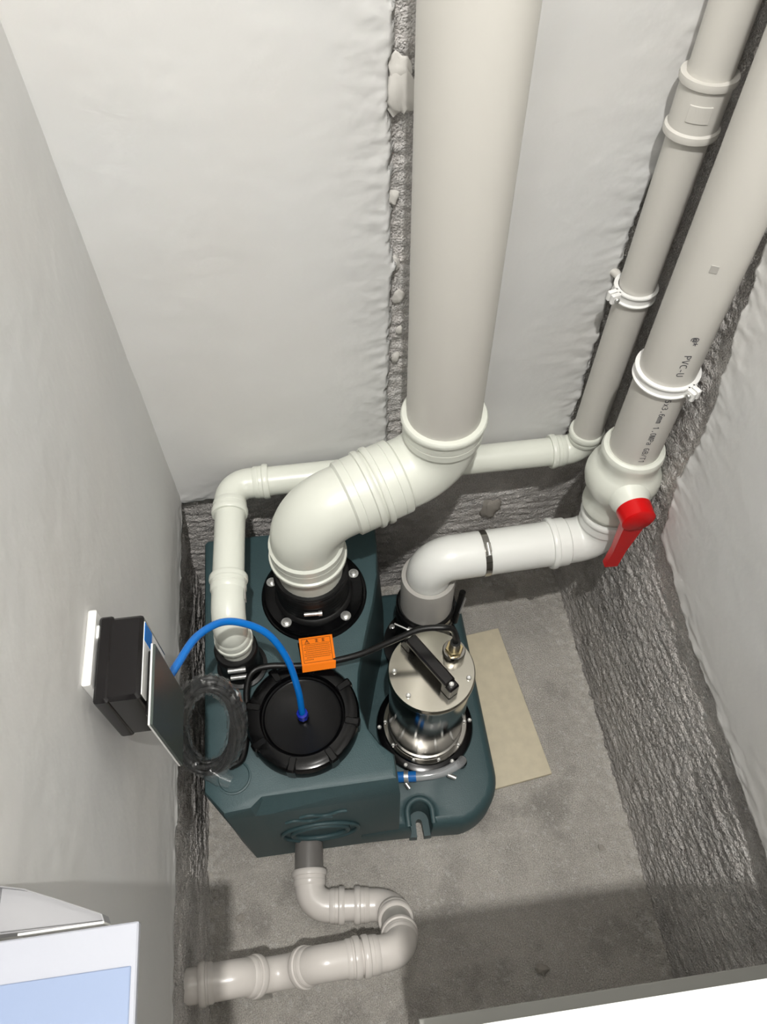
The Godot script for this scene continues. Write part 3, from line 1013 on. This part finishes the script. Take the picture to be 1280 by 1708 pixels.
# ---------------------------------------------------------------- drain trap
func build_drain() -> void:
	var t := thing("drain_trap", "glossy off-white drain pipe looping from the tank front across the floor into the left wall", "pipe", Vector3(0.0, 0, -0.16))
	var O := Vector3(-0.096, 0.10, -0.306)
	var E0 := Vector3(-0.102, 0.10, -0.203)
	var E1 := Vector3(0.040, 0.095, -0.188)
	var E2 := Vector3(0.046, 0.206, -0.108)
	var E3 := Vector3(-0.088, 0.226, -0.105)
	var E4 := Vector3(-0.208, 0.226, -0.103)
	var W := Vector3(-0.300, 0.238, -0.100)
	pipe(t, O, E0 + Vector3(0, 0, -0.035), 0.025, M.grey_pipe, "outlet_pipe", "dark grey outlet pipe")
	elbow(t, E0, O - E0, 0.058, E1 - E0, 0.060, 0.0268, 0.024, M.drain, "bend", 0.034)
	pipe(t, E0 + (E1 - E0) * 0.34, E0 + (E1 - E0) * 0.66, 0.025, M.drain, "pipe")
	elbow(t, E1, E0 - E1, 0.066, E2 - E1, 0.050, 0.0268, 0.024, M.drain, "bend", 0.034)
	pipe(t, E1 + (E2 - E1) * 0.2, E1 + (E2 - E1) * 0.8, 0.025, M.grey_collar, "riser_pipe")
	elbow(t, E2, E1 - E2, 0.052, E3 - E2, 0.066, 0.0268, 0.024, M.drain, "bend", 0.034)
	pipe(t, E2 + (E3 - E2) * 0.3, E2 + (E3 - E2) * 0.7, 0.025, M.drain, "pipe")
	var d3 := Vector3(-0.75, -0.66, 0)
	var d4 := Vector3(0.75, -0.66, 0)
	elbow(t, E3, E2 - E3, 0.066, d3, 0.036, 0.0268, 0.020, M.drain, "bend", 0.040)
	elbow(t, E4, W - E4, 0.060, d4, 0.036, 0.0268, 0.020, M.drain, "bend", 0.040)
	var mb := MB.new()
	mb.tube(bend(E3 + d3 * 0.03, Vector3(-0.148, 0.173, -0.104), E4 + d4 * 0.03, 0.05, 12), 0.025, 32)
	part(t, "trap_bottom", mb, M.drain)
	pipe(t, E4 + (W - E4) * 0.4, W, 0.025, M.drain, "wall_pipe")
	mb = MB.new()
	mb.box(Vector3(-0.200, 0.098, -0.086), Vector3(0.030, 0.2, 0.010), 0.002)
	part(t, "support", mb, M.plaster_chip)

# ---------------------------------------------------------------- control box and socket on the left wall
func build_controls() -> void:
	var s := thing("wall_socket", "square white wall socket with a rocker switch behind the black box", "socket", Vector3(-0.258, 0.785, -0.363))
	var mb := MB.new()
	mb.box(Vector3(-0.2535, 0.829, -0.364), Vector3(0.009, 0.086, 0.084), 0.002)
	part(s, "face_plate", mb, M.white)
	mb = MB.new()
	mb.box(Vector3(-0.2475, 0.853, -0.383), Vector3(0.006, 0.024, 0.015), 0.001)
	part(s, "switch", mb, M.white)
	for q in [Vector3(-0.2488, 0.846, -0.349), Vector3(-0.2488, 0.846, -0.335), Vector3(-0.2488, 0.818, -0.342)]:
		mb = MB.new()
		mb.box(q, Vector3(0.0006, 0.009, 0.0035), 0.0002)
		part(s, "slot", mb, M.dark_hole)

	var b := thing("control_box", "black plastic pump control box with a grey front panel on the left wall", "control box", Vector3(-0.224, 0.766, -0.352))
	mb = MB.new()
	mb.box(Vector3(-0.2215, 0.816, -0.3515), Vector3(0.040, 0.100, 0.092), 0.004)
	part(b, "case", mb.smooth(30), M.case)
	mb = MB.new()
	mb.box(Vector3(-0.2395, 0.816, -0.3515), Vector3(0.015, 0.103, 0.095), 0.003)
	part(b, "rear_cover", mb.smooth(30), M.case)
	mb = MB.new()
	mb.box(Vector3(-0.2012, 0.818, -0.350), Vector3(0.0012, 0.088, 0.080), 0.0003)
	var lb := part(b, "label_sheet", mb, M.white, "white label sheet with a blue corner")
	mb = MB.new()
	mb.box(Vector3(-0.2004, 0.848, -0.379), Vector3(0.0008, 0.028, 0.020), 0.0002)
	part(lb, "blue_print", mb, M.blue)
	mb = MB.new()
	mb.box(Vector3(-0.1975, 0.790, -0.330), Vector3(0.008, 0.11, 0.07), 0.002)
	part(b, "hinge_block", mb, M.case)
	mb = MB.new()
	mb.box(Vector3(-0.1935, 0.790, -0.322), Vector3(0.002, 0.138, 0.087), 0.0005)
	var fp := part(b, "panel_frame", mb, M.white, "white panel rim")
	mb = MB.new()
	mb.box(Vector3(-0.1912, 0.790, -0.3215), Vector3(0.003, 0.138, 0.086), 0.0008)
	part(b, "front_panel", mb, M.panel, "dark grey glossy front panel")

# ---------------------------------------------------------------- cables, hose, tag
func build_cables() -> void:
	var mb := MB.new()
	var t := thing("air_hose", "bright blue air hose arching from the black lid to the control box", "hose", Vector3(-0.072, 0.39, -0.436))
	mb.tube(spline([Vector3(-0.072, 0.40, -0.436), Vector3(-0.0715, 0.425, -0.439), Vector3(-0.072, 0.47, -0.452), Vector3(-0.080, 0.53, -0.475), Vector3(-0.100, 0.58, -0.494), Vector3(-0.129, 0.615, -0.499), Vector3(-0.158, 0.645, -0.490), Vector3(-0.184, 0.68, -0.455), Vector3(-0.199, 0.715, -0.405), Vector3(-0.206, 0.745, -0.370), Vector3(-0.208, 0.770, -0.352)], 8), 0.0052, 16)
	part(t, "tube", mb, M.blue)
	mb = MB.new()
	mb.lathe(Transform3D(Basis.IDENTITY, Vector3(-0.072, 0.388, -0.436)), [Vector2(0.0085, 0), Vector2(0.0085, 0.006), Vector2(0.0075, 0.007), Vector2(0.0075, 0.011), Vector2(0.0095, 0.012), Vector2(0.009, 0.022), Vector2(0.0055, 0.024)], 8)
	part(t, "push_fitting", mb, M.deep_blue, "dark blue push fitting")

	# pump cable
	mb = MB.new()
	mb.tube(spline([Vector3(0.187, 0.425, -0.515), Vector3(0.186, 0.445, -0.518), Vector3(0.180, 0.464, -0.522), Vector3(0.165, 0.475, -0.522), Vector3(0.127, 0.470, -0.526), Vector3(0.078, 0.450, -0.520), Vector3(0.029, 0.430, -0.514), Vector3(-0.021, 0.420, -0.512), Vector3(-0.07, 0.414, -0.514), Vector3(-0.118, 0.416, -0.519), Vector3(-0.146, 0.418, -0.512), Vector3(-0.158, 0.405, -0.490), Vector3(-0.161, 0.387, -0.458), Vector3(-0.164, 0.380, -0.42), Vector3(-0.172, 0.382, -0.385), Vector3(-0.190, 0.392, -0.372)], 8), 0.0052, 14)
	single("pump_cable", mb, M.cable, "black power cable crossing the tank from the steel pump to the coil", "cable")

	# coil wrapped in film
	var coil := thing("cable_coil", "coil of black cable wrapped in clear plastic film leaning on the left wall", "cable coil", Vector3(-0.208, 0.37, -0.40))
	var c := Vector3(-0.207, 0.475, -0.408)
	var e1 := Vector3(0.043, 0.0, 0.006)
	var e2 := Vector3(-0.016, -0.083, 0.033)
	var strands := MB.new()
	var nax := e1.cross(e2).normalized()
	for k in 7:
		var loop := []
		var off := Vector2.ZERO if k == 0 else Vector2(cos(k * TAU / 6), sin(k * TAU / 6)) * 0.0082
		for s in 56:
			var a := TAU * s / 56
			var rad := (e1 * cos(a) + e2 * sin(a))
			var out := rad.normalized()
			var tw := a * 1.0 + k
			var o2 := off.rotated(tw - k)
			loop.append(c + rad + out * o2.x + nax * o2.y)
		strands.tube(loop, 0.0042, 10, true)
	part(coil, "cable_loops", strands, M.cable)
	var film := MB.new()
	var fp := []
	var fr := []
	for s in 90:
		var a := TAU * s / 90
		fp.append(c + e1 * cos(a) + e2 * sin(a))
		fr.append(0.0145 + 0.0014 * sin(s * 2.9) + 0.001 * sin(s * 1.3))
	film.tube(fp, fr, 20, true)
	for k in film.v.size():
		film.v[k] += Vector3(nC.get_noise_3dv(film.v[k] * 1.4), nC.get_noise_3dv(film.v[k] * 1.4 + Vector3(9, 0, 0)), nC.get_noise_3dv(film.v[k] * 1.4 + Vector3(0, 9, 0))) * 0.0035
	film = reflat(film)
	part(coil, "plastic_film", film, M.film, "crinkled clear plastic film")
	film = MB.new()
	film.tube([Vector3(-0.220, 0.388, -0.372), Vector3(-0.205, 0.383, -0.360), Vector3(-0.190, 0.380, -0.352)], [0.016, 0.014, 0.010], 14)
	part(coil, "film_end", film, M.film)

	# orange warning tag folded over the cable
	var tg := thing("warning_tag", "orange folded paper warning tag hanging on the black cable", "tag", Vector3(-0.04, 0.41, -0.51))
	var q := [Vector3(-0.0685, 0.412, -0.563), Vector3(-0.0125, 0.412, -0.564), Vector3(-0.0105, 0.427, -0.5085), Vector3(-0.0655, 0.424, -0.5085), Vector3(-0.0120, 0.417, -0.5015), Vector3(-0.066, 0.414, -0.5015)]
	sheet(tg, "printed_leaf", [q[0], q[1], q[2], q[3]], tag_material())
	var om := mat(Color(0.98, 0.50, 0.03), 0.55)
	sheet(tg, "fold", [q[3], q[2], q[4], q[5]], om)
	sheet(tg, "back_leaf", [q[5], q[4], Vector3(-0.013, 0.404, -0.56), Vector3(-0.071, 0.404, -0.559)], om)

# a thin sheet a b c d (a top left) with texture coordinates and some thickness
func sheet(parent: Node3D, called: String, q: Array, m: Material) -> void:
	var nn: Vector3 = -((q[1] - q[0]) as Vector3).cross(q[3] - q[0]).normalized()
	if nn.y < -0.2: nn = -nn
	var st := SurfaceTool.new()
	st.begin(Mesh.PRIMITIVE_TRIANGLES)
	var uv := [Vector2(0, 0), Vector2(1, 0), Vector2(1, 1), Vector2(0, 1)]
	for side in [1.0, -1.0]:
		for k in [0, 1, 2, 0, 2, 3]:
			st.set_normal(nn * side)
			st.set_uv(uv[k])
			st.add_vertex((q[k] as Vector3) + nn * 0.0003 * side)
	for k in 4:
		var a: Vector3 = q[k]
		var b: Vector3 = q[(k + 1) % 4]
		var sn := (b - a).cross(nn).normalized()
		for v in [a + nn * 0.0003, b + nn * 0.0003, b - nn * 0.0003, a + nn * 0.0003, b - nn * 0.0003, a - nn * 0.0003]:
			st.set_normal(sn)
			st.set_uv(Vector2(0.02, 0.02))
			st.add_vertex(v)
	var o := MeshInstance3D.new()
	o.name = called
	o.mesh = st.commit()
	o.material_override = m
	parent.add_child(o, true)
	o.global_transform = Transform3D.IDENTITY

func tag_material() -> StandardMaterial3D:
	var im := Image.create(256, 220, false, Image.FORMAT_RGB8)
	im.fill(Color(0.98, 0.50, 0.03))
	var ink := Color(0.28, 0.12, 0.02)
	for r in [Rect2i(18, 12, 220, 3), Rect2i(18, 202, 220, 3), Rect2i(18, 12, 3, 193), Rect2i(235, 12, 3, 193), Rect2i(18, 56, 220, 2)]: im.fill_rect(r, ink)
	for k in 34:
		im.fill_rect(Rect2i(60 - k / 2 - 2, 18 + k, 4, 2), ink)
		im.fill_rect(Rect2i(60 + k / 2 - 2, 18 + k, 4, 2), ink)
	im.fill_rect(Rect2i(42, 50, 38, 3), ink)
	im.fill_rect(Rect2i(58, 28, 5, 14), ink)
	im.fill_rect(Rect2i(58, 45, 5, 3), ink)
	for x in [120, 170]:
		im.fill_rect(Rect2i(x, 24, 26, 4), ink); im.fill_rect(Rect2i(x + 10, 20, 5, 28), ink); im.fill_rect(Rect2i(x + 3, 36, 20, 4), ink); im.fill_rect(Rect2i(x, 45, 26, 3), ink)
	var rg := RandomNumberGenerator.new()
	rg.seed = 4
	for row in 8:
		var x := 30 + (14 if row % 3 == 0 else 0)
		var end := 225 if row != 7 else 90
		while x < end:
			var w := rg.randi_range(5, 8)
			im.fill_rect(Rect2i(x, 66 + row * 16, w, 2), ink)
			im.fill_rect(Rect2i(x + w / 2, 64 + row * 16, 2, 8), ink)
			im.fill_rect(Rect2i(x + rg.randi_range(0, 2), 71 + row * 16, w - 2, 2), ink)
			x += w + 3
	var m := mat(Color.WHITE, 0.55)
	m.albedo_texture = ImageTexture.create_from_image(im)
	return m

# ---------------------------------------------------------------- tile, boards, crumbs
func slab(pts: PackedVector2Array, y0: float, y1: float, ch: float) -> MB:
	var mb := MB.new()
	mb.loft([[y0, pts], [y1 - ch, pts], [y1, inset(pts, ch)]])
	return mb

func blob(at: Vector3, r: float, flat_z: float) -> MB:
	var mb := MB.new()
	var pr := []
	for k in 8:
		var a := PI * k / 7.0
		pr.append(Vector2(sin(a) * r, -cos(a) * r))
	mb.lathe(Transform3D.IDENTITY, pr, 14)
	for k in mb.v.size():
		var w := 1.0 + 0.8 * nB.get_noise_3dv(mb.v[k] * 0.9 + at * 5.0) + 0.35 * nC.get_noise_3dv(mb.v[k] + at)
		mb.v[k] = at + mb.v[k] * Vector3(0.8, 1.15, flat_z) * w
	return reflat(mb).smooth(75)

func build_loose() -> void:
	var tile := PackedVector2Array([Vector2(0.395, -0.392), Vector2(0.356, -0.722), Vector2(0.066, -0.690), Vector2(0.100, -0.355)])
	single("floor_tile", slab(tile, 0.001, 0.010, 0.001), M.tile, "loose beige tile lying under the right side of the tank", "tile")

	# white board shelf on the left wall
	var sh := thing("wall_shelf", "white board with pale blue middle fixed to the left wall at the near edge", "shelf", Vector3(-0.21, 0.98, 0.05))
	var mb := MB.new()
	mb.box(Vector3(-0.2045, 1.027, 0.06), Vector3(0.109, 0.006, 0.286), 0.001)
	part(sh, "board", mb, M.white_board)
	mb = MB.new()
	mb.box(Vector3(-0.2055, 1.0305, 0.070), Vector3(0.104, 0.002, 0.256), 0.0006)
	part(sh, "blue_film", mb, M.ice, "pale blue glossy film")

	var w := PackedVector2Array([Vector2(-0.179, -0.089), Vector2(-0.181, -0.094), Vector2(-0.209, -0.106), Vector2(-0.236, -0.117), Vector2(-0.257, -0.122), Vector2(-0.257, -0.0905), Vector2(-0.179, -0.0885)])
	var ob := thing("board_offcut", "white offcut board with chipped edge under the pale blue board", "board", Vector3(-0.22, 0.992, -0.08))
	part(ob, "board", slab(w, 0.992, 1.008, 0.0008), M.offcut)
	mb = MB.new()
	mb.xf = Transform3D(Basis.IDENTITY, Vector3.ZERO)
	mb.box(Vector3(-0.2075, 1.000, -0.0885), Vector3(0.057, 0.0165, 0.0016), 0.0003)
	part(ob, "edge_band", mb, M.white, "bright white cut edge")

	# white cabinet whose back edge closes the view at the bottom
	var cb := thing("white_cabinet", "white cabinet top along the bottom right edge of the picture", "cabinet", Vector3(0.12, 0, 0.25))
	mb = MB.new()
	mb.box(Vector3(0.270, 1.143, 0.201), Vector3(0.460, 0.02, 0.40), 0.001)
	part(cb, "top", mb, M.white)
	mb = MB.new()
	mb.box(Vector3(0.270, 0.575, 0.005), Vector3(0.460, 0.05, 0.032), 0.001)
	part(cb, "rear_rail", mb, M.rail, "white back rail with shade painted in as grey")
	for x in [0.051, 0.490]:
		mb = MB.new()
		mb.box(Vector3(x, 0.571, 0.21), Vector3(0.018, 1.124, 0.38), 0.001)
		part(cb, "side_panel", mb, M.white)
	mb = MB.new()
	mb.box(Vector3(0.270, 0.571, 0.395), Vector3(0.419, 1.124, 0.016), 0.001)
	part(cb, "door_panel", mb, M.white)

	# lumps of filler on the bare render
	for q in [[Vector3(0.335, 0.293, -0.858), 0.024, M.mortar], [Vector3(0.131, 1.150, -0.852), 0.020, M.plaster_chip], [Vector3(0.129, 1.178, -0.853), 0.014, M.plaster_chip], [Vector3(0.127, 0.925, -0.855), 0.011, M.plaster_chip], [Vector3(0.133, 0.865, -0.855), 0.010, M.plaster_chip], [Vector3(0.131, 0.745, -0.856), 0.009, M.plaster_chip], [Vector3(0.124, 1.02, -0.855), 0.008, M.plaster_chip], [Vector3(0.137, 0.80, -0.856), 0.007, M.plaster_chip], [Vector3(0.443, 0.905, -0.852), 0.010, M.plaster_chip], [Vector3(0.452, 1.00, -0.853), 0.008, M.plaster_chip]]:
		part(get_node("wall_back"), "mortar_lump", blob(q[0], q[1], 0.35), q[2])

	# crumbs on the floor
	var rg := RandomNumberGenerator.new()
	rg.seed = 12
	var spots := [[Vector3(0.292, 0, -0.060), 0.011, "pale mortar crumb beside the kerb at the front of the floor"], [Vector3(0.455, 0, -0.245), 0.006, "small pale mortar crumb by the foot of the right wall"], [Vector3(0.40, 0, -0.80), 0.014, "largest grey mortar crumb on the floor in the back right corner"], [Vector3(-0.235, 0, -0.215), 0.008, "pale mortar crumb on the floor by the left wall"]]
	for s in spots:
		mb = MB.new()
		var pr := []
		var r: float = s[1]
		for k in 6:
			var a := PI * k / 5.0
			pr.append(Vector2(sin(a) * r, -cos(a) * r * 0.6))
		mb.lathe(Transform3D(Basis.IDENTITY, s[0] + Vector3(0, r * 0.55, 0)), pr, 9)
		for k in mb.v.size():
			var rel: Vector3 = mb.v[k] - s[0]
			mb.v[k] = s[0] + rel * (1.0 + 0.9 * nB.get_noise_3dv(rel * 1.2 + s[0] * 3.0))
		single("mortar_crumb", reflat(mb), M.mortar, s[2], "crumb", "mortar crumbs on the floor")
